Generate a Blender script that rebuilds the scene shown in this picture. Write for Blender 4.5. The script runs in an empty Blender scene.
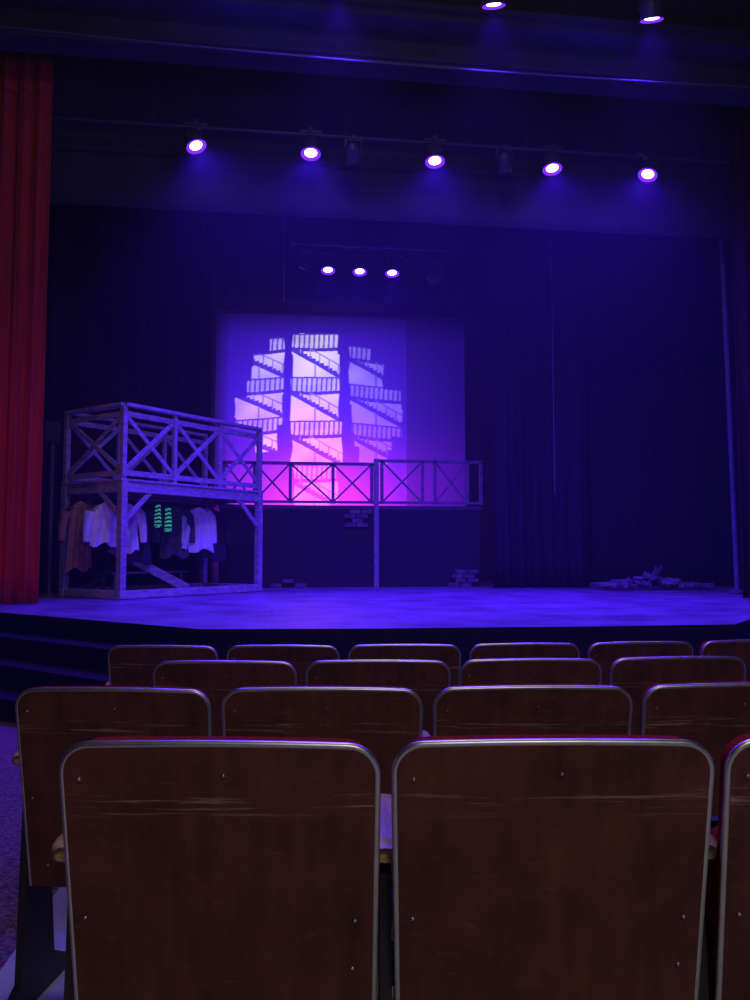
import bpy, math, random
import numpy as np
from mathutils import Vector, Matrix
random.seed(7)
scn = bpy.context.scene
scn.view_settings.view_transform = 'Standard'
scn.view_settings.look = 'None'
COL = scn.collection

# ---------------------------------------------------------------- materials
def mat(name, col, rough=0.6, metal=0.0, var=0.25, scale=8.0, spec=0.5, emit=None, estr=0.0, bump=0.0, stretch=(1,1,1), coat=0.0):
    m = bpy.data.materials.new(name); m.use_nodes = True
    nt = m.node_tree; b = nt.nodes['Principled BSDF']
    tc = nt.nodes.new('ShaderNodeTexCoord'); mp = nt.nodes.new('ShaderNodeMapping')
    mp.inputs['Scale'].default_value = stretch
    nz = nt.nodes.new('ShaderNodeTexNoise'); nz.inputs['Scale'].default_value = scale; nz.inputs['Detail'].default_value = 6
    rp = nt.nodes.new('ShaderNodeValToRGB')
    c0 = [max(0, c*(1-var)) for c in col]; c1 = [min(1, c*(1+var)) for c in col]
    rp.color_ramp.elements[0].position = .3; rp.color_ramp.elements[1].position = .7
    rp.color_ramp.elements[0].color = (*c0, 1); rp.color_ramp.elements[1].color = (*c1, 1)
    nt.links.new(tc.outputs['Object'], mp.inputs['Vector']); nt.links.new(mp.outputs['Vector'], nz.inputs['Vector'])
    nt.links.new(nz.outputs['Fac'], rp.inputs['Fac']); nt.links.new(rp.outputs['Color'], b.inputs['Base Color'])
    b.inputs['Roughness'].default_value = rough; b.inputs['Metallic'].default_value = metal
    b.inputs['Specular IOR Level'].default_value = spec; b.inputs['Coat Weight'].default_value = coat
    if emit:
        b.inputs['Emission Color'].default_value = (*emit, 1); b.inputs['Emission Strength'].default_value = estr
    if bump:
        bp = nt.nodes.new('ShaderNodeBump'); bp.inputs['Strength'].default_value = bump; bp.inputs['Distance'].default_value = .01
        nt.links.new(nz.outputs['Fac'], bp.inputs['Height']); nt.links.new(bp.outputs['Normal'], b.inputs['Normal'])
    return m

def brick_mat(name, c1, c2, mortar, scale=1.0, rough=.8):
    m = bpy.data.materials.new(name); m.use_nodes = True
    nt = m.node_tree; b = nt.nodes['Principled BSDF']
    tc = nt.nodes.new('ShaderNodeTexCoord'); sp = nt.nodes.new('ShaderNodeSeparateXYZ'); cb = nt.nodes.new('ShaderNodeCombineXYZ')
    br = nt.nodes.new('ShaderNodeTexBrick')
    nt.links.new(tc.outputs['Object'], sp.inputs[0]); nt.links.new(sp.outputs['X'], cb.inputs['X']); nt.links.new(sp.outputs['Z'], cb.inputs['Y'])
    nt.links.new(cb.outputs[0], br.inputs['Vector'])
    br.inputs['Color1'].default_value = (*c1, 1); br.inputs['Color2'].default_value = (*c2, 1); br.inputs['Mortar'].default_value = (*mortar, 1)
    br.inputs['Scale'].default_value = scale; br.inputs['Mortar Size'].default_value = .010
    br.inputs['Brick Width'].default_value = .24; br.inputs['Row Height'].default_value = .085
    nt.links.new(br.outputs['Color'], b.inputs['Base Color'])
    b.inputs['Roughness'].default_value = rough
    bp = nt.nodes.new('ShaderNodeBump'); bp.inputs['Strength'].default_value = .25; bp.inputs['Distance'].default_value = .01; bp.invert = True
    nt.links.new(br.outputs['Fac'], bp.inputs['Height']); nt.links.new(bp.outputs['Normal'], b.inputs['Normal'])
    return m

def emis(name, col, s):
    m = bpy.data.materials.new(name); m.use_nodes = True
    nt = m.node_tree; nt.nodes.remove(nt.nodes['Principled BSDF'])
    e = nt.nodes.new('ShaderNodeEmission'); e.inputs[0].default_value = (*col, 1); e.inputs[1].default_value = s
    nt.links.new(e.outputs[0], nt.nodes['Material Output'].inputs[0])
    return m

def seat_wood():
    m = bpy.data.materials.new('seat_plywood'); m.use_nodes = True
    nt = m.node_tree; b = nt.nodes['Principled BSDF']; L = nt.links.new
    tc = nt.nodes.new('ShaderNodeTexCoord'); oi = nt.nodes.new('ShaderNodeObjectInfo')
    mul = nt.nodes.new('ShaderNodeVectorMath'); mul.operation = 'SCALE'; mul.inputs[0].default_value = (31, 17, 53)
    L(oi.outputs['Random'], mul.inputs['Scale'])
    add = nt.nodes.new('ShaderNodeVectorMath'); L(tc.outputs['Object'], add.inputs[0]); L(mul.outputs[0], add.inputs[1])
    mp = nt.nodes.new('ShaderNodeMapping'); mp.inputs['Scale'].default_value = (10, 1, 1.6); L(add.outputs[0], mp.inputs['Vector'])
    n1 = nt.nodes.new('ShaderNodeTexNoise'); n1.inputs['Scale'].default_value = 3; n1.inputs['Detail'].default_value = 8; L(mp.outputs[0], n1.inputs['Vector'])
    n2 = nt.nodes.new('ShaderNodeTexNoise'); n2.inputs['Scale'].default_value = 6; n2.inputs['Detail'].default_value = 8; n2.inputs['Roughness'].default_value = .7; L(add.outputs[0], n2.inputs['Vector'])
    mx0 = nt.nodes.new('ShaderNodeMath'); mx0.operation = 'MULTIPLY_ADD'; mx0.inputs[1].default_value = .35; L(n1.outputs['Fac'], mx0.inputs[0])
    m65 = nt.nodes.new('ShaderNodeMath'); m65.operation = 'MULTIPLY'; m65.inputs[1].default_value = .65; L(n2.outputs['Fac'], m65.inputs[0]); L(m65.outputs[0], mx0.inputs[2])
    rp = nt.nodes.new('ShaderNodeValToRGB'); L(mx0.outputs[0], rp.inputs['Fac'])
    rp.color_ramp.elements[0].position = .34; rp.color_ramp.elements[0].color = (.070, .023, .016, 1)
    rp.color_ramp.elements[1].position = .66; rp.color_ramp.elements[1].color = (.195, .066, .046, 1)
    def scratches(scale, rot, lo, hi):
        mp2 = nt.nodes.new('ShaderNodeMapping'); mp2.inputs['Scale'].default_value = scale; mp2.inputs['Rotation'].default_value = (0, rot, 0); L(add.outputs[0], mp2.inputs['Vector'])
        n3 = nt.nodes.new('ShaderNodeTexNoise'); n3.inputs['Scale'].default_value = 1.0; n3.inputs['Detail'].default_value = 5; n3.inputs['Roughness'].default_value = .65; L(mp2.outputs[0], n3.inputs['Vector'])
        r3 = nt.nodes.new('ShaderNodeValToRGB'); L(n3.outputs['Fac'], r3.inputs['Fac']); r3.color_ramp.elements[0].position = lo; r3.color_ramp.elements[1].position = hi
        return r3
    r3 = scratches((6, 1, 150), .07, .54, .65)
    r4 = scratches((14, 1, 70), -.25, .63, .78)
    sp = nt.nodes.new('ShaderNodeSeparateXYZ'); L(tc.outputs['Object'], sp.inputs[0])
    rz = nt.nodes.new('ShaderNodeValToRGB'); L(sp.outputs['Z'], rz.inputs['Fac'])
    e = rz.color_ramp.elements; e[0].position = .745; e[0].color = (0, 0, 0, 1); e[1].position = .80; e[1].color = (0, 0, 0, 1)
    k = e.new(.772); k.color = (1, 1, 1, 1)
    mm = nt.nodes.new('ShaderNodeMath'); mm.operation = 'MULTIPLY'; L(r3.outputs['Color'], mm.inputs[0]); L(rz.outputs['Color'], mm.inputs[1])
    m4 = nt.nodes.new('ShaderNodeMath'); m4.operation = 'MULTIPLY'; m4.inputs[1].default_value = .22; L(r4.outputs['Color'], m4.inputs[0])
    m2 = nt.nodes.new('ShaderNodeMath'); m2.operation = 'MULTIPLY_ADD'; m2.inputs[1].default_value = .8; m2.use_clamp = True; L(mm.outputs[0], m2.inputs[0]); L(m4.outputs[0], m2.inputs[2])
    mix = nt.nodes.new('ShaderNodeMixRGB'); L(m2.outputs[0], mix.inputs['Fac']); L(rp.outputs['Color'], mix.inputs['Color1']); mix.inputs['Color2'].default_value = (.50, .34, .29, 1)
    L(mix.outputs[0], b.inputs['Base Color'])
    b.inputs['Roughness'].default_value = .6; b.inputs['Specular IOR Level'].default_value = .28
    return m

def stage_floor_mat():
    m = bpy.data.materials.new('stage_floor_paint'); m.use_nodes = True
    nt = m.node_tree; b = nt.nodes['Principled BSDF']; L = nt.links.new
    tc = nt.nodes.new('ShaderNodeTexCoord')
    br = nt.nodes.new('ShaderNodeTexBrick'); br.inputs['Scale'].default_value = 1; br.inputs['Brick Width'].default_value = 2.44; br.inputs['Row Height'].default_value = 1.22
    br.inputs['Mortar Size'].default_value = .006; br.inputs['Color1'].default_value = (.18, .155, .20, 1); br.inputs['Color2'].default_value = (.20, .17, .22, 1); br.inputs['Mortar'].default_value = (.08, .07, .09, 1)
    L(tc.outputs['Object'], br.inputs['Vector'])
    n = nt.nodes.new('ShaderNodeTexNoise'); n.inputs['Scale'].default_value = 1.6; n.inputs['Detail'].default_value = 9; n.inputs['Roughness'].default_value = .7; L(tc.outputs['Object'], n.inputs['Vector'])
    rp = nt.nodes.new('ShaderNodeValToRGB'); rp.color_ramp.elements[0].position = .35; rp.color_ramp.elements[0].color = (.4, .4, .4, 1); rp.color_ramp.elements[1].position = .7; rp.color_ramp.elements[1].color = (1.35, 1.35, 1.35, 1); L(n.outputs['Fac'], rp.inputs['Fac'])
    mx = nt.nodes.new('ShaderNodeMixRGB'); mx.blend_type = 'MULTIPLY'; mx.inputs['Fac'].default_value = 1; L(br.outputs['Color'], mx.inputs['Color1']); L(rp.outputs['Color'], mx.inputs['Color2'])
    L(mx.outputs[0], b.inputs['Base Color'])
    b.inputs['Roughness'].default_value = .42
    return m

def house_floor_mat():
    m = bpy.data.materials.new('carpet_and_concrete'); m.use_nodes = True
    nt = m.node_tree; b = nt.nodes['Principled BSDF']; L = nt.links.new
    tc = nt.nodes.new('ShaderNodeTexCoord'); sp = nt.nodes.new('ShaderNodeSeparateXYZ'); L(tc.outputs['Object'], sp.inputs[0])
    gt = nt.nodes.new('ShaderNodeMath'); gt.operation = 'GREATER_THAN'; gt.inputs[1].default_value = -.78; L(sp.outputs['X'], gt.inputs[0])
    n = nt.nodes.new('ShaderNodeTexNoise'); n.inputs['Scale'].default_value = 60; n.inputs['Detail'].default_value = 4; L(tc.outputs['Object'], n.inputs['Vector'])
    rp = nt.nodes.new('ShaderNodeValToRGB'); rp.color_ramp.elements[0].position = .4; rp.color_ramp.elements[0].color = (.05, .025, .025, 1); rp.color_ramp.elements[1].position = .62; rp.color_ramp.elements[1].color = (.26, .13, .11, 1); L(n.outputs['Fac'], rp.inputs['Fac'])
    n2 = nt.nodes.new('ShaderNodeTexNoise'); n2.inputs['Scale'].default_value = 4; n2.inputs['Detail'].default_value = 6; L(tc.outputs['Object'], n2.inputs['Vector'])
    r2 = nt.nodes.new('ShaderNodeValToRGB'); r2.color_ramp.elements[0].position = .3; r2.color_ramp.elements[0].color = (.36, .38, .34, 1); r2.color_ramp.elements[1].position = .7; r2.color_ramp.elements[1].color = (.54, .57, .50, 1); L(n2.outputs['Fac'], r2.inputs['Fac'])
    mx = nt.nodes.new('ShaderNodeMixRGB'); L(gt.outputs[0], mx.inputs['Fac']); L(rp.outputs['Color'], mx.inputs['Color1']); L(r2.outputs['Color'], mx.inputs['Color2'])
    L(mx.outputs[0], b.inputs['Base Color']); b.inputs['Roughness'].default_value = .85
    return m

M_BLACKWALL = mat('black_wall_paint', (.02, .02, .024), .8, var=.3, scale=3)
M_CEIL = mat('black_ceiling_paint', (.03, .03, .034), .8, var=.3, scale=2)
M_SOFFIT = mat('dark_soffit_paint', (.045, .042, .06), .85, var=.25, scale=1.5, spec=.2)
M_BLACKCURT = mat('black_velour', (.022, .020, .028), .95, var=.35, scale=5, stretch=(4, 4, .4), spec=.15)
M_REDSHADED = mat('red_velour_shaded', (.03, .007, .010), .95, var=.3, scale=4, stretch=(6, 6, .4), spec=.15)  # red drape out of the light: shade put into a darkened velour colour
M_TEASER = mat('black_teaser_cloth', (.045, .042, .055), .95, var=.3, scale=1.2, stretch=(1, 1, .5), spec=.2)
M_RED = mat('red_velour', (.50, .035, .03), .9, var=.2, scale=4, stretch=(6, 6, .4), spec=.2)
M_STAGE = stage_floor_mat()
M_STAGEEDGE = mat('stage_fascia_black', (.012, .011, .013), .85, var=.3, spec=.1)
M_HOUSE = house_floor_mat()
M_WOODGRAY = mat('weathered_gray_lumber', (.35, .32, .33), .7, var=.35, scale=9, stretch=(1, 1, 3), bump=.2)
M_WOODDARK = mat('dark_lumber', (.09, .08, .09), .75, var=.3, scale=9)
M_SEATWOOD = seat_wood()
M_CHROME = mat('worn_chrome_trim', (.88, .88, .90), .38, metal=1.0, var=.12, scale=30)
M_REDCLOTH = mat('red_seat_fabric', (.36, .022, .022), .95, var=.35, scale=120, bump=.4, spec=.1)
M_IRON = mat('black_cast_iron', (.03, .03, .035), .5, var=.2)
M_ARM = mat('worn_oak_armrest', (.70, .48, .18), .4, var=.3, scale=10, stretch=(8, 1, 8))
M_SCREW = mat('steel_screw', (.7, .7, .73), .35, metal=1)
M_FIX = mat('fixture_black_enamel', (.05, .05, .055), .45)
M_LENSHALO = emis('blue_lens_halo', (.09, .01, 1), 3.0)  # blue halo of the lens painted as a glowing ring around it
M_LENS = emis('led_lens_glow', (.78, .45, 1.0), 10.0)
M_PIPE = mat('black_steel_pipe', (.10, .10, .115), .6, metal=.1)
M_POLE = mat('grey_steel_pole', (.13, .125, .15), .6)
M_BRICKSET = brick_mat('painted_brick_scenery', (.022, .020, .024), (.030, .028, .032), (.014, .014, .017))
M_BRICKWALL = brick_mat('back_wall_brick', (.045, .04, .045), (.06, .055, .06), (.02, .02, .022))
M_BRICK = mat('scenic_loose_brick', (.16, .14, .155), .8, var=.5, scale=6)
M_SETPANEL = mat('dark_set_panel', (.022, .021, .026), .8, var=.35, scale=3)
M_WHITE = mat('white_cotton', (.88, .86, .88), .85, var=.1, scale=10)
M_BROWN = mat('brown_leather_coat', (.45, .20, .09), .6, var=.3, scale=8)
M_NAVY = mat('navy_wool', (.03, .03, .06), .9)
M_GREY = mat('grey_cloth', (.07, .07, .09), .9)

# ---------------------------------------------------------------- mesh builder
class MB:
    def __init__(s): s.v = []; s.f = []; s.m = []; s.mats = []; s.sm = []
    def mi(s, m):
        if m not in s.mats: s.mats.append(m)
        return s.mats.index(m)
    def add(s, vs, fs, m, smooth=False):
        o = len(s.v); s.v += [tuple(v) for v in vs]; k = s.mi(m)
        for f in fs: s.f.append([i+o for i in f]); s.m.append(k); s.sm.append(smooth)
    def box(s, c, d, m, R=None):
        hx, hy, hz = d[0]/2, d[1]/2, d[2]/2
        vs = [Vector((x, y, z)) for x in (-hx, hx) for y in (-hy, hy) for z in (-hz, hz)]
        if R: vs = [R @ v for v in vs]
        c = Vector(c); vs = [v+c for v in vs]
        s.add(vs, [(0, 1, 3, 2), (4, 6, 7, 5), (0, 4, 5, 1), (2, 3, 7, 6), (0, 2, 6, 4), (1, 5, 7, 3)], m)
    def beam(s, a, b, w, t, m, side=None):
        a, b = Vector(a), Vector(b); z = (b-a).normalized()
        x = Vector(side) if side else (Vector((0, 0, 1)) if abs(z.z) < .9 else Vector((1, 0, 0)))
        y = z.cross(x).normalized(); x = y.cross(z).normalized()
        R = Matrix((x, y, z)).transposed()
        s.box((a+b)/2, (w, t, (b-a).length), m, R)
    def tube(s, pts, r, m, n=8, caps=True, ref=None):
        pts = [Vector(p) for p in pts]; rings = []
        for i, p in enumerate(pts):
            t = (pts[min(i+1, len(pts)-1)]-pts[max(i-1, 0)]).normalized()
            rf = Vector(ref) if ref else (Vector((0, 0, 1)) if abs(t.z) < .9 else Vector((1, 0, 0)))
            x = t.cross(rf).normalized(); y = t.cross(x).normalized()
            rr = r if isinstance(r, (int, float)) else r[i]
            rings.append([p+x*rr*math.cos(2*math.pi*k/n)+y*rr*math.sin(2*math.pi*k/n) for k in range(n)])
        vs = [v for g in rings for v in g]; fs = []
        for i in range(len(pts)-1):
            for k in range(n):
                k2 = (k+1) % n; fs.append((i*n+k, i*n+k2, (i+1)*n+k2, (i+1)*n+k))
        s.add(vs, fs, m, True)
        if caps:
            s.add(rings[0], [tuple(reversed(range(n)))], m); s.add(rings[-1], [tuple(range(n))], m)
    def prism(s, poly, z0, z1, m, mtop=None):
        n = len(poly)
        vs = [(x, y, z0) for x, y in poly]+[(x, y, z1) for x, y in poly]
        s.add(vs, [(i, (i+1) % n, (i+1) % n+n, i+n) for i in range(n)]+[tuple(reversed(range(n)))], m)
        s.add([(x, y, z1) for x, y in poly], [tuple(range(n))], mtop or m)
    def mesh(s, name):
        me = bpy.data.meshes.new(name); me.from_pydata(s.v, [], s.f)
        for m in s.mats: me.materials.append(m)
        me.polygons.foreach_set('material_index', s.m); me.polygons.foreach_set('use_smooth', s.sm)
        me.update(); return me
    def obj(s, name, loc=(0, 0, 0), rot=(0, 0, 0), bevel=0, parent=None):
        o = bpy.data.objects.new(name, s.mesh(name)); COL.objects.link(o); o.location = loc; o.rotation_euler = rot
        if bevel:
            b = o.modifiers.new('bevel', 'BEVEL'); b.width = bevel; b.segments = 2; b.limit_method = 'ANGLE'
        if parent: o.parent = parent
        return o

def simple(name, c, d, m):
    b = MB(); b.box((0, 0, 0), d, m); return b.obj(name, c)

# ---------------------------------------------------------------- camera
CAMZ = 1.16
cam_d = bpy.data.cameras.new('camera'); cam = bpy.data.objects.new('camera', cam_d); COL.objects.link(cam)
cam.location = (0, 0, CAMZ); cam.rotation_euler = (math.radians(90+3.8), 0, math.radians(-7.3))
cam_d.sensor_fit = 'VERTICAL'; cam_d.sensor_height = 24; cam_d.lens = 24*800/1000
cam_d.clip_start = .02
scn.camera = cam

SL = -.0465
def fz(y): return SL*(y-1.27)
SZ = .51

# ---------------------------------------------------------------- room shell
b = MB()
ys = (-3.2, 11.5)
b.add([(-6.5, ys[0], fz(ys[0])), (10, ys[0], fz(ys[0])), (10, ys[1], fz(ys[1])), (-6.5, ys[1], fz(ys[1])),
       (-6.5, ys[0], -1), (10, ys[0], -1), (10, ys[1], -1), (-6.5, ys[1], -1)],
      [(0, 1, 2, 3), (7, 6, 5, 4), (0, 4, 5, 1), (1, 5, 6, 2), (2, 6, 7, 3), (3, 7, 4, 0)], M_HOUSE)
b.obj('floor')
simple('wall_left', (-6.6, 7.4, 4.1), (.2, 21.4, 10.4), M_BLACKWALL)
simple('wall_right', (10.1, 7.4, 4.1), (.2, 21.4, 10.4), M_BLACKWALL)
simple('wall_rear_house', (1.75, -3.3, 4.1), (16.5, .2, 10.4), M_BLACKWALL)
simple('wall_upstage', (1.75, 18.1, 4.1), (16.5, .2, 10.4), M_BRICKWALL)
simple('ceiling', (1.75, 7.4, 9.35), (16.9, 21.6, .1), M_CEIL)
simple('wall_proscenium_left', (-5.2, 10.2, (SZ+9.3)/2+.002), (2.6, .4, 9.3-SZ), M_BLACKWALL)
simple('wall_proscenium_right', (8.75, 10.2, (SZ+9.3)/2+.002), (2.5, .4, 9.3-SZ), M_BLACKWALL)
simple('wall_proscenium_header', (1.8, 10.2, 8.45), (11.4, .4, 1.7), M_SOFFIT)
b = MB()
b.box((1.8, 9.97, 7.64), (11.4, .06, .05), M_SOFFIT)
b.tube([(-3.9, 9.85, 7.50), (7.5, 9.85, 7.50)], .016, M_FIX)
b.tube([(-3.9+11.4*i/24, 9.6, 7.42-.10*math.sin(math.pi*i/24)) for i in range(25)], .012, M_PIPE, 6)
b.obj('trim_1')
b = MB()
b.box((1.8, 9.80, 8.02), (11.4, .34, .10), M_SOFFIT); b.box((1.8, 9.66, 8.13), (11.4, .08, .12), M_SOFFIT)
b.obj('trim_2', bevel=.01)

# stage
front = [(-.6, 7.05), (.6, 6.93), (1.75, 6.9), (3.0, 6.88), (4.2, 6.9)]
poly = [(-6.45, 17.98), (-6.45, 9.98), (-3.67, 9.98), (-3.0, 9.35)] + front + [(6.5, 9.35), (7.13, 9.98), (9.98, 9.98), (9.98, 17.98)]
b = MB(); b.prism(poly, -.9, SZ, M_STAGEEDGE, M_STAGE)
b.obj('stage')
for k in range(1, 4):
    n = Vector((-.69, -.724)); d = Vector((-.724, .69)); P0 = Vector((-.6, 7.05)); off = .32*k
    q = [P0+d*4.2+n*off, P0+d*4.2+n*(off-.315), P0+n*(off-.315), P0+n*off]
    bb = MB(); bb.prism([tuple(p) for p in q], -.9, SZ-.2*k, M_STAGEEDGE)
    bb.obj('stage_step', bevel=.01)

# ---------------------------------------------------------------- curtains
def curtain(name, x0, x1, y, z0, z1, m, amp=.07, wl=.28, seed=0, hem=0):
    rnd = random.Random(seed); nx = int((x1-x0)/wl*14)+2; nz = 14
    ph = [rnd.uniform(0, 6.28) for _ in range(4)]
    vs = []; fs = []
    for j in range(nz+1):
        tz = j/nz
        for i in range(nx+1):
            x = x0+(x1-x0)*i/nx; s = (x-x0)/wl*2*math.pi
            warp = .9*math.sin(s*.13+ph[0])+.5*math.sin(s*.31+ph[1])
            a = amp*(.7+.3*math.sin(s*.21+ph[2]))*(1-.25*tz)
            yy = y + a*math.sin(s+warp+.25*math.sin(tz*3+ph[3])) + .25*a*math.sin(2.3*s+ph[1])
            vs.append((x, yy, z0+(z1-z0)*tz))
    for j in range(nz):
        for i in range(nx):
            q = j*(nx+1)+i; fs.append((q, q+1, q+nx+2, q+nx+1))
    b = MB(); b.add(vs, fs, m, True); o = b.obj(name)
    sd = o.modifiers.new('thickness', 'SOLIDIFY'); sd.thickness = .012
    return o
curtain('red_stage_curtain', -3.88, -2.96, 10.72, SZ+.01, 7.9, M_RED, .05, .2, 1)
curtain('shaded_red_stage_curtain', 6.68, 7.45, 10.72, SZ+.01, 7.9, M_REDSHADED, .06, .22, 2)
curtain('black_teaser_curtain', -6.2, 9.8, 11.5, 6.1, 9.2, M_TEASER, .008, .5, 3)
curtain('black_border_curtain', -6.2, 9.8, 15.75, 6.25, 9.2, M_BLACKCURT, .05, .3, 4)
curtain('black_leg_curtain', 4.1, 6.0, 14.6, SZ+.01, 7.8, M_BLACKCURT, .11, .3, 5)
curtain('black_leg_curtain', -3.2, -1.12, 15.05, SZ+.01, 7.8, M_BLACKCURT, .08, .26, 6)
curtain('black_leg_curtain', -6.2, -3.35, 13.5, SZ+.01, 7.8, M_BLACKCURT, .08, .3, 7)
curtain('black_leg_curtain', 6.3, 9.6, 15.2, SZ+.01, 7.8, M_BLACKCURT, .02, .6, 8)
curtain('black_leg_curtain', 7.62, 9.6, 12.4, SZ+.01, 7.8, M_BLACKCURT, .08, .3, 9)

# ---------------------------------------------------------------- projection screen
SX0, SX1, SYY, ST, SB = -1.21, 4.14, 16.9, 6.24, SZ+.02
PPM = 46.8
zs = np.concatenate([[SB], np.arange(1.95, ST, .0105), [ST]])
xs = np.linspace(SX0, SX1, 510)
XX, ZZ = np.meshgrid(xs, zs)
px = 214+(XX-SX0)*PPM; py = 313+(ST-ZZ)*PPM
rng = np.random.RandomState(3)
def g(cx, cy, sx, sy): return np.exp(-((px-cx)/sx)**2-((py-cy)/sy)**2)
def col(r, gg, bb): return np.array([r, gg, bb])
blot = np.zeros(px.shape)
for i in range(14):
    fx, fy = rng.uniform(.03, .22, 2)*rng.choice([-1, 1], 2); blot += math.pow(.93, i)*np.sin(px*fx+py*fy+rng.uniform(0, 6.3))
blot /= 3.5
C = np.zeros(px.shape+(3,))
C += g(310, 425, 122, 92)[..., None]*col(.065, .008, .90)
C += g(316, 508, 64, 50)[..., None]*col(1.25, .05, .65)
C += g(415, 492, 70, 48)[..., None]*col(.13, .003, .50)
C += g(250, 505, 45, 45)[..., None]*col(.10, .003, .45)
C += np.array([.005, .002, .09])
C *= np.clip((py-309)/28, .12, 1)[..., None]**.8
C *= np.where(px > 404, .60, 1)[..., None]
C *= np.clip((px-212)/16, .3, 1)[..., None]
lit = np.zeros(px.shape)
# projected image: three tall windows crossed by fire-escape landings, railings and straight stair flights
def inter(v, tab):
    lo = np.full(v.shape, 9999.); hi = np.full(v.shape, -9999.)
    for (ya, yb, a, b_) in tab:
        k = (v >= ya) & (v < yb); lo[k] = a; hi[k] = b_
    return lo, hi
wins = [
  (231, 281, 338, .10, 40.0, [(338, 353, 266, 281), (353, 366, 250, 281), (366, 380, 248, 281), (380, 396, 244, 281), (396, 416, 232, 280), (416, 426, 234, 280), (426, 452, 253, 275)]),
  (287, 336, 331, .03, 44.0, [(331, 352, 288, 335), (352, 376, 289, 337), (376, 420, 287, 336), (420, 464, 288, 339), (464, 507, 291, 335)]),
  (345, 401, 344, -.08, 39.0, [(344, 358, 345, 368), (358, 373, 345, 382), (373, 385, 346, 380), (385, 404, 346, 399), (404, 432, 348, 400), (432, 446, 351, 389), (446, 464, 355, 385)]),
]
for wi, (a0, a1, y0, slant, per, tab) in enumerate(wins):
    cx = (a0+a1)/2; t = (px-a0)/(a1-a0)
    yy = py-y0+slant*(px-cx)+blot*.25
    ph = np.mod(yy, per)
    l = np.ones(px.shape)*1.12
    rh = per*.36
    rail = ph < rh; bars = np.mod(px-a0+.05*(py-400), 4.9) < 1.8
    l[rail] = .85
    l[rail & bars] = .16
    l[ph < 1.5] = .08
    bow = .9*np.sin(np.clip(t, 0, 1)*math.pi)
    l[(ph > rh-2+bow) & (ph < rh+1.4+bow)] = .03
    sp_ = per-rh; u = (ph-rh)/sp_
    saw = np.mod(px-a0, 4.2)/4.2*2.4
    d = (u-t*1.0)*sp_; nr = ~rail
    l[nr & (d > -2.6-saw) & (d < 1.8)] = .05
    l[nr & (d > -12.5) & (d < -11.2)] = .28
    l[nr & (d > -12) & (d < -2) & (np.mod(px-a0, 9.5) < 1.3)] = .45
    l[nr & (np.abs(t-.5) < .02) & (d > 1)] = .5
    v = py+slant*(px-cx)
    lo, hi = inter(v, tab)
    soft = np.clip((px-lo+blot)/1.2, 0, 1)*np.clip((hi-px+blot)/1.2, 0, 1)
    lit += l*soft
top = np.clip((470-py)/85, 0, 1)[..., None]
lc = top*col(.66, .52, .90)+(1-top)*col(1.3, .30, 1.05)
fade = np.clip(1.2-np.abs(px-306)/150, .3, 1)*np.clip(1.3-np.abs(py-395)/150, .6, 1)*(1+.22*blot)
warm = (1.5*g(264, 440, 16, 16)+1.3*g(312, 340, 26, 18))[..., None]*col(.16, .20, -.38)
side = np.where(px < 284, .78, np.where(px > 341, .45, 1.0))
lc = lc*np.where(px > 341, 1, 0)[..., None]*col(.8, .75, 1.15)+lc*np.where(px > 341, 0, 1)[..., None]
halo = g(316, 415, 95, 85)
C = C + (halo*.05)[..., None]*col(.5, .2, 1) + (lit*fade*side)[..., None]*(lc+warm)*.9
C = np.clip(C, 0, 2)
nyv, nxv = px.shape
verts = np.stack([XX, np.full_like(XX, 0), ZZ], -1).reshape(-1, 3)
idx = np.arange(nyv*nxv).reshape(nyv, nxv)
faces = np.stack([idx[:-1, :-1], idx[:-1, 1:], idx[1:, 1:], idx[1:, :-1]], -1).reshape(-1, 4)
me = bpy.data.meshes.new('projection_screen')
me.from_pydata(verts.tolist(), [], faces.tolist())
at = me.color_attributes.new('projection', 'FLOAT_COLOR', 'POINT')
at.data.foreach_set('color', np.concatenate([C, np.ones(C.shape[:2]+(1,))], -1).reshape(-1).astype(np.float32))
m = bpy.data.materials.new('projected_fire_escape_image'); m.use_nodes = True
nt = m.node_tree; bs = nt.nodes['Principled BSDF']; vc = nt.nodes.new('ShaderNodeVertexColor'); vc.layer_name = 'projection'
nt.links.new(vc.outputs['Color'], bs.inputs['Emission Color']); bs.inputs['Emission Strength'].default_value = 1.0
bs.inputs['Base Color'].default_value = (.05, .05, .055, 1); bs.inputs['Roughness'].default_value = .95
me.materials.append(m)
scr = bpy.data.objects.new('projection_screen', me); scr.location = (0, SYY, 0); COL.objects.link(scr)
b = MB(); b.tube([(SX0-.1, 0, 0), (SX1+.1, 0, 0)], .03, M_PIPE); 
b.tube([(SX0+.6, 0, 0), (SX0+.6, 0, 2.9)], .01, M_PIPE); b.tube([(SX1-.6, 0, 0), (SX1-.6, 0, 2.9)], .01, M_PIPE)
b.obj('screen_batten', (0, SYY, ST+.04))

# ---------------------------------------------------------------- rear set platform with railing
PY = 15.3; PT = 2.08
b2 = MB()
for (xa, xb, mm) in ((-1.0, 1.94, M_BRICKSET), (2.02, 4.04, M_SETPANEL)):
    b2.box(((xa+xb)/2, PY+.03, (SZ+PT-.08)/2), (xb-xa, .05, PT-.08-SZ), mm)
b2.box((1.53, PY+.5, PT-.04), (5.1, 1.0, .07), M_WOODDARK)
b2.beam((1.98, PY-.03, SZ), (1.98, PY-.03, 2.98), .09, .09, M_WOODGRAY)
def rail(b, xa, xb, zt, zb, y, posts, xs_, m):
    b.beam((xa, y, zt), (xb, y, zt), .06, .05, m); b.beam((xa, y, zb), (xb, y, zb), .05, .04, m)
    for p in posts: b.beam((p, y, zb-.03), (p, y, zt), .06, .05, m)
    for (p, q) in xs_:
        b.beam((p, y-.01, zb), (q, y-.01, zt), .035, .025, m); b.beam((p, y+.02, zt), (q, y+.02, zb), .035, .025, m)
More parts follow.
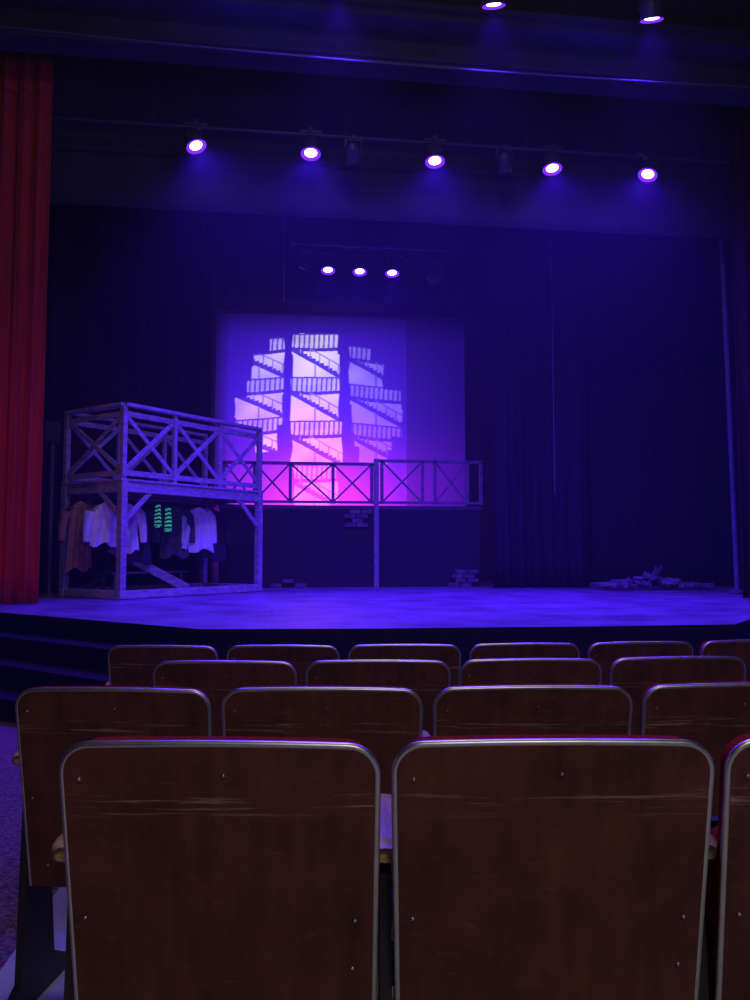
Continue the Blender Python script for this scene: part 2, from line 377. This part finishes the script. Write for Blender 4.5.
M_RAIL = mat('rear_rail_lumber', (.24, .20, .23), .75, var=.3, scale=9)
rail(b2, -.95, 1.94, 2.88, 2.14, PY+.04, (-.92, -.35, .33, 1.15, 1.9), ((-.35, .33), (.33, 1.15), (1.15, 1.9), (-.92, -.35)), M_RAIL)
rail(b2, 2.02, 4.1, 2.95, 2.14, PY+.04, (2.1, 2.9, 3.15, 3.8, 4.07), ((2.1, 2.9), (3.15, 3.8)), M_RAIL)
for px_ in (-.9, .5, 1.98, 3.9):
    b2.beam((px_, PY+.92, SZ), (px_, PY+.92, PT-.08), .09, .09, M_WOODDARK)
def brick_cluster(cx, cz, w, h, seed, y=PY-.02):
    r = random.Random(seed); nr = max(2, int(h/.085))
    for j in range(nr):
        span = w*(.45+.55*r.random())
        x = -span/2+(.12 if j % 2 else 0)
        while x < span/2:
            if r.random() < .9: b2.box((cx+x, y+r.uniform(-.02, .0), cz+.04+j*.085), (.21, .07, .072), M_BRICK)
            x += .235
brick_cluster(1.62, 1.66, .5, .34, 3)
brick_cluster(.35, SZ, .7, .18, 5)
brick_cluster(3.72, SZ, .5, .36, 6)
b2.obj('rear_set_platform')

# rubble pile stage left
r = random.Random(11); b = MB()
for i in range(60):
    x = r.uniform(-1.0, 1.0); y = r.uniform(-.3, .3); h = max(.03, .22*(1-abs(x))*r.random())
    R = Matrix.Rotation(r.uniform(0, 3.1), 3, 'Z') @ Matrix.Rotation(r.uniform(-.4, .4), 3, 'X')
    s_ = r.uniform(.5, 1.2)
    b.box((x, y, .05+h), (.22*s_, .1, .07*s_), M_BRICK, R)
for i in range(6):
    x = r.uniform(-.9, .7)
    b.beam((x, -.2, .05), (x+r.uniform(-.4, .5), .1, r.uniform(.15, .42)), .09, .02, M_POLE)
b.obj('rubble_pile', (6.75, 13.6, SZ+.0), bevel=.006)

# ---------------------------------------------------------------- wooden scaffold balcony
A = Vector((-2.09, 11.55)); e1 = Vector((.661, .750)); e2 = Vector((-.750, .661)); LN, DP = 2.81, 1.30
def P(s, w, z): q = A+e1*s+e2*w; return (q.x, q.y, z)
b = MB(); G = M_WOODGRAY; DZ = 2.17; TZ = 3.24
T1 = (e1.x, e1.y, 0); T2 = (e2.x, e2.y, 0)
for (s, w) in ((0, 0), (LN, 0), (0, DP), (LN, DP)):
    b.beam(P(s, w, SZ+.012), P(s, w, DZ), .10, .10, G, T1)
    b.beam(P(s, w, DZ), P(s, w, TZ), .075, .075, G, T1)
for w in (0, DP):
    b.beam(P(0, w, DZ-.07), P(LN, w, DZ-.07), .15, .06, G)
    b.beam(P(0, w, SZ+.07), P(LN, w, SZ+.07), .11, .07, G)
for s in (0, LN):
    b.beam(P(s, 0, DZ-.07), P(s, DP, DZ-.07), .15, .06, G)
    b.beam(P(s, 0, SZ+.07), P(s, DP, SZ+.07), .11, .07, G)
nb = 9
for i in range(nb):
    w = (i+.5)/nb*(DP+.1)-.05
    b.beam(P(-.06, w, DZ+.02), P(LN+.06, w, DZ+.02), .035, (DP+.1)/nb-.008, G)
def prail(p0, p1, n):
    (s0, w0), (s1, w1) = p0, p1
    b.beam(P(s0, w0, TZ+.02), P(s1, w1, TZ+.02), .05, .12, G)
    b.beam(P(s0, w0, TZ-.11), P(s1, w1, TZ-.11), .08, .03, G)
    b.beam(P(s0, w0, DZ+.12), P(s1, w1, DZ+.12), .08, .03, G)
    for i in range(n+1):
        t = i/n; s, w = s0+(s1-s0)*t, w0+(w1-w0)*t
        b.beam(P(s, w, DZ), P(s, w, TZ), .06, .06, G, T1)
    for i in range(n):
        ta, tb = i/n, (i+1)/n
        sa, wa = s0+(s1-s0)*ta, w0+(w1-w0)*ta; sb, wb = s0+(s1-s0)*tb, w0+(w1-w0)*tb
        b.beam(P(sa, wa, DZ+.14), P(sb, wb, TZ-.1), .065, .025, G); b.beam(P(sa, wa, TZ-.1), P(sb, wb, DZ+.14), .065, .02, G)
prail((0, 0), (LN, 0), 3); prail((0, 0), (0, DP), 1); prail((0, DP), (LN, DP), 3)
for (s, d_) in ((0, 1), (LN, -1)):
    for w in (0, DP):
        b.beam(P(s+.05*d_, w, DZ-.55), P(s+.5*d_, w, DZ-.12), .07, .035, G)
b.beam(P(0, .05, DZ-.5), P(0, .5, DZ-.12), .07, .035, G)
b.beam(P(.5, .9, 1.25), P(1.75, .55, SZ+.08), .14, .04, G)
b.beam(P(.3, DP-.05, SZ+.1), P(2.5, DP-.05, DZ-.2), .08, .03, M_WOODDARK)
b.tube([P(-.0, .5, 1.98), P(LN, .5, 1.98)], .018, M_PIPE)
b.tube([P(-.0, 1.0, 1.98), P(LN, 1.0, 1.98)], .018, M_PIPE)
b.obj('wooden_scaffold_balcony', bevel=.004)

b = MB()
for k in range(4): b.beam(P(.4, .75+.1*k, .86), P(1.9, .75+.1*k, .86), .03, .085, M_WOODDARK)
for s in (.5, 1.8):
    for w in (.76, 1.04): b.beam(P(s, w, SZ+.01), P(s, w, .85), .05, .05, M_WOODDARK)
b.obj('wooden_bench')

def garment(name, s, w, ztop, width, length, m, sleeves=True, seed=0, stripes=None, flare=1.15):
    r = random.Random(seed); b = MB()
    nx, nz = 22, 24
    for face in (-1, 1):
        vs, fs = [], []
        for j in range(nz+1):
            t = j/nz
            hw = width/2*(.86+(flare-.86)*t)
            sh = .10 if sleeves else .02
            for i in range(nx+1):
                u = -1+2*i/nx
                z = -length*t - (sh*abs(u)**1.5 if t < .3 else sh*abs(u)**1.5*max(0, (1-(t-.3)*1.6)))
                if t > .8: z += (t-.8)*5*.035*math.sin(u*5+seed)
                y = face*(.05*math.sqrt(max(0, 1-u*u))+.004)+.03*math.sin(u*8+seed*1.7+t*1.5)*min(1, t*2)
                vs.append((u*hw, y, z))
        for j in range(nz):
            for i in range(nx):
                q = j*(nx+1)+i; fs.append((q, q+1, q+nx+2, q+nx+1))
        if stripes:
            fa = [f for k_, f in enumerate(fs) if ((k_//nx)//2) % 2 == 0]; fb = [f for k_, f in enumerate(fs) if ((k_//nx)//2) % 2]
            b.add(vs, fa, m, True); b.add(vs, fb, stripes, True)
        else: b.add(vs, fs, m, True)
    if sleeves:
        for sd in (-1, 1):
            x0 = sd*width*.42
            b.tube([(x0-sd*.03, 0, -.07), (x0+sd*.06, .01, -.16), (x0+sd*.10, .02, -.38), (x0+sd*.11, .0, -.58)], [.07, .075, .06, .05], m, 10)
    b.tube([(-width*.38, 0, -.09 if sleeves else -.02), (0, 0, 0), (width*.38, 0, -.09 if sleeves else -.02)], .008, M_PIPE, 6)
    b.tube([(0, 0, 0), (0, 0, .05), (.02, 0, .07)], .004, M_PIPE, 6)
    return b.obj(name, P(s, w, ztop), (0, 0, math.atan2(e1.y, e1.x)-math.radians(25)+r.uniform(-.2, .2)))
M_GREEN = mat('green_stripe_knit_glow', (.15, .85, .55), .9, var=.1, emit=(.08, .6, .4), estr=.3)  # brightness put into the cloth by emission; the knit is no light source
M_BLK = mat('black_knit', (.01, .01, .012), .9)
garment('hanging_white_shirt', .12, .5, 1.9, .42, .62, M_WHITE, True, 2)
garment('hanging_white_shirt', .55, .55, 1.9, .28, .72, M_WHITE, True, 4)
garment('hanging_brown_coat', .0, .95, 1.92, .32, 1.0, M_BROWN, True, 3)
garment('hanging_striped_sock', 1.00, .42, 1.9, .08, .36, M_GREEN, False, 5, M_BLK)
garment('hanging_striped_sock', 1.20, .42, 1.86, .09, .38, M_GREEN, False, 6, M_BLK)
garment('hanging_white_shirt', 1.85, .45, 1.9, .44, .70, M_WHITE, True, 6, flare=1.4)
garment('hanging_dark_jacket', .85, .75, 1.9, .45, .9, M_NAVY, True, 7)
garment('hanging_dark_jacket', 1.5, .6, 1.9, .40, .8, M_GREY, True, 8)
garment('hanging_dark_jacket', 2.3, .6, 1.9, .45, .85, M_NAVY, True, 9)

# ---------------------------------------------------------------- lighting rig
BLUE = (.060, .008, 1)
def fixture(name, loc, aim, pipe_z, lit=True, r=.085, power=0, spread=100):
    b = MB(); a = Vector(aim).normalized()
    R = a.to_track_quat('-Z', 'Y').to_matrix()
    def rp(x, y, z): return R @ Vector((x, y, z))
    n = 20
    prof = [(r*1.3, -.035), (r*1.3, .0), (r*1.3, .14), (r*1.05, .20), (r*.6, .24)]
    rings = [[rp(pr*math.cos(2*math.pi*k/n), pr*math.sin(2*math.pi*k/n), z) for k in range(n)] for pr, z in prof]
    vs = [v for g_ in rings for v in g_]; fs = []
    for i in range(len(prof)-1):
        for k in range(n): k2 = (k+1) % n; fs.append((i*n+k, i*n+k2, (i+1)*n+k2, (i+1)*n+k))
    b.add(vs, fs, M_FIX, True); b.add(rings[-1], [tuple(range(n))], M_FIX)
    def ring(ra, rb, za, zb, m):
        va = [rp(ra*math.cos(2*math.pi*k/n), ra*math.sin(2*math.pi*k/n), za) for k in range(n)]
        vb = [rp(rb*math.cos(2*math.pi*k/n), rb*math.sin(2*math.pi*k/n), zb) for k in range(n)]
        b.add(va+vb, [(k, (k+1) % n, (k+1) % n+n, k+n) for k in range(n)], m, False)
    ring(r*1.3, r*.82, -.035, -.015, M_LENSHALO if lit else M_FIX)
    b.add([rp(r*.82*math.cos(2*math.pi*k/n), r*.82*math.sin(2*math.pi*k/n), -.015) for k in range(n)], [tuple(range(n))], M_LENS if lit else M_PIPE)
    for sd in (-1, 1):
        b.beam(rp(sd*r*1.35, 0, .06), Vector((sd*r*1.35, 0, .3)), .03, .012, M_FIX)
    b.beam((-r*1.4, 0, .3), (r*1.4, 0, .3), .03, .015, M_FIX)
    b.box((0, 0, .33), (.05, .06, .06), M_FIX)
    b.tube([(0, 0, .3), (0, 0, pipe_z-loc[2]-.03)], .015, M_FIX)
    o = b.obj(name, loc)
    if power:
        ld = bpy.data.lights.new('lamp', 'SPOT'); ld.energy = power; ld.color = BLUE; ld.spot_size = math.radians(spread); ld.spot_blend = .8; ld.shadow_soft_size = .08
        lo = bpy.data.objects.new('lamp', ld); COL.objects.link(lo); lo.parent = o
        lo.location = a*.06; lo.rotation_euler = a.to_track_quat('-Z', 'Y').to_euler()
    return o

def pipe(name, x0, x1, y, z, ztop=9.3, nc=4, r=.026, m=None):
    b = MB(); b.tube([(x0, y, z), (x1, y, z)], r, m or M_PIPE)
    for i in range(nc):
        x = x0+(x1-x0)*(i+.5)/nc; b.tube([(x, y, z), (x, y, ztop)], .008, M_FIX, 6)
    b.obj(name)
pipe('lighting_pipe', -3, 8, 9.0, 8.2); pipe('lighting_pipe', -3.0, 7.6, 10.95, 7.05, 9.3, m=M_FIX); pipe('lighting_pipe', .28, 3.35, 14.5, 6.87, 9.3, 3)
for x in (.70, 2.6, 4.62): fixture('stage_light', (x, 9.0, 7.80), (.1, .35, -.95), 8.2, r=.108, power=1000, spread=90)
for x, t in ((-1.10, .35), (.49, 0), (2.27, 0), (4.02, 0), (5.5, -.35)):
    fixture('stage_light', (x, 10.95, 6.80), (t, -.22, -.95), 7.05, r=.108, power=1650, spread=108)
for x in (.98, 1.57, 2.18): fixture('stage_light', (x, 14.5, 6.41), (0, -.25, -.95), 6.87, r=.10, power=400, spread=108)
for x in (1.1, 3.3): fixture('unlit_spotlight', (x, 10.95, 6.72), (.2, .5, -.8), 7.05, lit=False)
fixture('unlit_spotlight', (3.0, 14.5, 6.3), (.4, -.3, -.8), 6.87, lit=False, r=.1)
fixture('unlit_spotlight', (.55, 14.5, 6.42), (-.4, .2, -.8), 6.87, lit=False)
b = MB()
for x0, x1, s_ in ((.3, .9, .18), (2.2, 2.8, .3), (3.12, 3.35, .3), (1.0, 2.2, .12)):
    b.tube([(x0+(x1-x0)*i/12, 14.44, 6.9-s_*math.sin(math.pi*i/12)) for i in range(13)], .012, M_PIPE, 6)
b.obj('lighting_cable')

b = MB(); b.tube([(0, 0, 0), (0, 0, 3.3)], .012, M_WOODGRAY, 6); b.obj('hanging_cable', (.18, 14.9, 5.9))
b = MB(); b.tube([(0, 0, 0), (0, 0, 6.2)], .008, M_POLE, 6); b.obj('hanging_cable', (4.95, 13.6, 2.2))
b = MB(); b.tube([(0.10, 0, 0), (-.02, 0, 7.6)], .04, M_POLE, 12); b.tube([(.10, 0, .002), (.10, 0, .05)], .14, M_PIPE, 14); b.obj('boom_pole', (7.27, 12.0, SZ+.015))
b = MB(); b.tube([(0, 0, 0), (0, 0, 2.6)], .03, M_PIPE, 12); b.tube([(0, 0, 0), (0, 0, .04)], .15, M_PIPE, 14); b.box((0, -.02, 2.5), (.18, .16, .3), M_FIX); b.obj('speaker_stand', (-3.35, 12.7, SZ))

# ---------------------------------------------------------------- theater seats
def seat_mesh(name, right_arm=False):
    b = MB(); H0, H1 = .34, .864; Hh = H1-H0; Rr = .046; lean = math.tan(math.radians(10))
    WT = .2525
    def hwside(r): return .242+(WT-.242)*(r/Hh)
    def hw(r):
        w = hwside(r)
        if r > Hh-Rr: q = r-(Hh-Rr); w -= Rr-math.sqrt(max(0, Rr*Rr-q*q))
        return w
    def pt(x, r, n):
        w = .25
        crown = .006*(1-(x/w)**2)*(r/Hh)
        return Vector((x, .05-r*lean+n+.010*((x/w)**2), H0+r+crown))
    rows = [Hh*i/10*(1-Rr/Hh) for i in range(11)]+[Hh-Rr+Rr*math.sin(a*math.pi/2/8) for a in range(1, 9)]
    nx = 16
    def slab(n0, n1, inset, m, top=0, puff=0, r0=0):
        for (n_, sgn) in ((n0, 0), (n1, 1)):
            vs = []
            for r in rows:
                rr = r0+(r/Hh)*(Hh+top-r0)
                w = hw(r)-inset
                for i in range(nx+1):
                    u = -1+2*i/nx; ex = puff*(1-u**4)*(1-(2*r/Hh-1)**4) if sgn else 0
                    vs.append(pt(u*w, rr, n_+ex))
            fs = []
            for j in range(len(rows)-1):
                for i in range(nx):
                    q = j*(nx+1)+i; f = (q, q+1, q+nx+2, q+nx+1); fs.append(f if not sgn else f[::-1])
            b.add(vs, fs, m, True)
            if sgn == 0: va = vs
            else: vb = vs
        nr = len(rows); path = [j*(nx+1) for j in range(nr)]+[(nr-1)*(nx+1)+i for i in range(1, nx+1)]+[j*(nx+1)+nx for j in range(nr-2, -1, -1)]
        rv = [va[i] for i in path]+[vb[i] for i in path]; L_ = len(path)
        b.add(rv, [(i, i+L_, i+1+L_, i+1) for i in range(L_-1)]+[(L_-1, 2*L_-1, L_, 0)], m, True)
    slab(0, .012, .003, M_SEATWOOD)
    slab(.013, .045, .008, M_REDCLOTH, top=.003, puff=.025, r0=.02)
    path = [pt(-hw(r), r, .005) for r in rows]+[pt(hw(rows[-1])*(-1+2*i/12), Hh, .005) for i in range(1, 12)]+[pt(hw(r), r, .005) for r in reversed(rows)]
    b.tube(path, .0060, M_CHROME, 8, ref=(0, 1, 0))
    for (x, r) in ((-.222, .24), (.215, .24), (-.222, .47), (.01, .475), (-.19, .06), (.19, .06), (.21, .16)):
        p = pt(x, r, -.001); b.tube([p, p+Vector((0, -.002, 0)), p+Vector((0, -.0035, 0))], [.0042, .004, .0015], M_SCREW, 8)
    R = Matrix.Rotation(math.radians(12), 3, 'X')
    def rounded(c, dx, dy, dz, m):
        vs = []; fs = []; Mz = 8
        for j in range(Mz+1):
            ph = -math.pi/2+math.pi*j/Mz
            for i in range(24):
                th = 2*math.pi*i/24
                sp = lambda v, e: math.copysign(abs(v)**e, v)
                vs.append(c+R @ Vector((dx/2*sp(math.cos(th), .35)*sp(math.cos(ph), .4), dy/2*sp(math.sin(ph), .6), dz/2*sp(math.sin(th), .35)*sp(math.cos(ph), .4))))
        for j in range(Mz):
            for i in range(24):
                i2 = (i+1) % 24; fs.append((j*24+i, j*24+i2, (j+1)*24+i2, (j+1)*24+i))
        b.add(vs, fs, m, True)
    rounded(Vector((0, .135, .50)), .50, .11, .40, M_REDCLOTH)
    b.box((0, .195, .50), (.45, .014, .38), M_IRON, R)
    for sx in ((-.2635, .2635) if right_arm else (-.2635,)):
        prof = [(-.06, 0.0), (.34, 0.0), (.34, .035), (.24, .09), (.2, .38), (.27, .63), (.07, .63), (.06, .38), (.05, .09), (-.06, .035)]
        n = len(prof); vs = [(sx-.010, y, z) for y, z in prof]+[(sx+.010, y, z) for y, z in prof]
        b.add(vs, [tuple(range(n)), tuple(reversed(range(n, 2*n)))]+[(i, i+n, (i+1) % n+n, (i+1) % n) for i in range(n)], M_IRON)
        vs = []; fs = []; secs = [(.035, .55), (.045, .85), (.07, 1), (.14, 1), (.25, 1.05), (.31, .9), (.325, .5)]
        for (y, k) in secs:
            for i in range(12):
                th = 2*math.pi*i/12; vs.append((sx-.002+.034*k*math.copysign(abs(math.cos(th))**.6, math.cos(th)), y, .672+.021*k*math.copysign(abs(math.sin(th))**.7, math.sin(th))))
        for j in range(len(secs)-1):
            for i in range(12): i2 = (i+1) % 12; fs.append((j*12+i, j*12+i2, (j+1)*12+i2, (j+1)*12+i))
        fs += [tuple(range(12)), tuple(reversed(range((len(secs)-1)*12, len(secs)*12)))]
        b.add(vs, fs, M_ARM, True)
        b.box((sx*.95, .10, .47), (.03, .05, .05), M_IRON)
    return b.mesh(name)
SM = seat_mesh('theater_seat'); SM2 = seat_mesh('theater_seat_end', True)
XC = 1.8; RAD = 12.3
for (xf, yc, n, SP) in ((-.078, 1.305, 5, .530), (-.400, 2.09, 6, .539), (-.160, 2.89, 7, .543), (-.49, 3.71, 8, .553)):
    cy = yc + math.sqrt(RAD**2-(XC-.15)**2)
    th = math.asin((xf-XC)/RAD)
    for i in range(n):
        t = th+i*SP/RAD
        x = XC+RAD*math.sin(t); y = cy-RAD*math.cos(t)
        o = bpy.data.objects.new('theater_seat', SM2 if i == n-1 else SM); COL.objects.link(o)
        o.location = (x, y, fz(y)-.006-(.01 if yc > 2 else 0)); o.rotation_euler = (0, 0, t)

# ---------------------------------------------------------------- fill, wash and spill lights
def area(name, loc, aim, size, e, c):
    ld = bpy.data.lights.new(name, 'AREA'); ld.energy = e; ld.color = c; ld.size = size
    o = bpy.data.objects.new(name, ld); COL.objects.link(o); o.location = loc
    o.rotation_euler = (Vector(aim)-Vector(loc)).to_track_quat('-Z', 'Y').to_euler()
    return o
area('added_fill_rear', (.6, -2.7, 3.6), (.4, 2.5, .3), 1.6, 36, (1, .86, .90))  # unseen fill added behind the camera to lift the seat backs
area('added_fill_overhead', (1.0, 4.2, 9.1), (1, 4.0, 0), 1.5, 75, (1, .78, .90))  # unseen fill added overhead for the seats and their rim highlights
def spot(name, loc, aim, e, c, ang, soft=.2):
    ld = bpy.data.lights.new(name, 'SPOT'); ld.energy = e; ld.color = c; ld.spot_size = math.radians(ang); ld.spot_blend = 1.0; ld.shadow_soft_size = soft
    o = bpy.data.objects.new(name, ld); COL.objects.link(o); o.location = loc
    o.rotation_euler = (Vector(aim)-Vector(loc)).to_track_quat('-Z', 'Y').to_euler()
spot('added_curtain_light', (-4.6, 6.0, 1.6), (-3.5, 10.7, 2.0), 60, (1, .16, .24), 60)  # unseen reddish spot added to brighten the left curtain
spot('front_wash_light', (1.0, 5.0, 8.6), (-.8, 13.0, 1.2), 420, (.16, .06, 1), 40)
def point(name, loc, e, c):
    ld = bpy.data.lights.new(name, 'POINT'); ld.energy = e; ld.color = c; ld.shadow_soft_size = .3
    o = bpy.data.objects.new(name, ld); COL.objects.link(o); o.location = loc
for x in (0, 4): point('added_spill_light', (x, 9.0, 7.1), 42, (.05, .010, 1))  # bare point lamps added to tint teaser and header blue

w = bpy.data.worlds.new('world'); scn.world = w; w.use_nodes = True
wn = w.node_tree
wn.nodes['Background'].inputs[0].default_value = (.02, .015, .05, 1); wn.nodes['Background'].inputs[1].default_value = .3
vs_ = wn.nodes.new('ShaderNodeVolumeScatter'); vs_.inputs['Density'].default_value = .0028; vs_.inputs['Anisotropy'].default_value = .35
vs_.inputs['Color'].default_value = (.9, .9, 1, 1)
wn.links.new(vs_.outputs[0], wn.nodes['World Output'].inputs['Volume'])
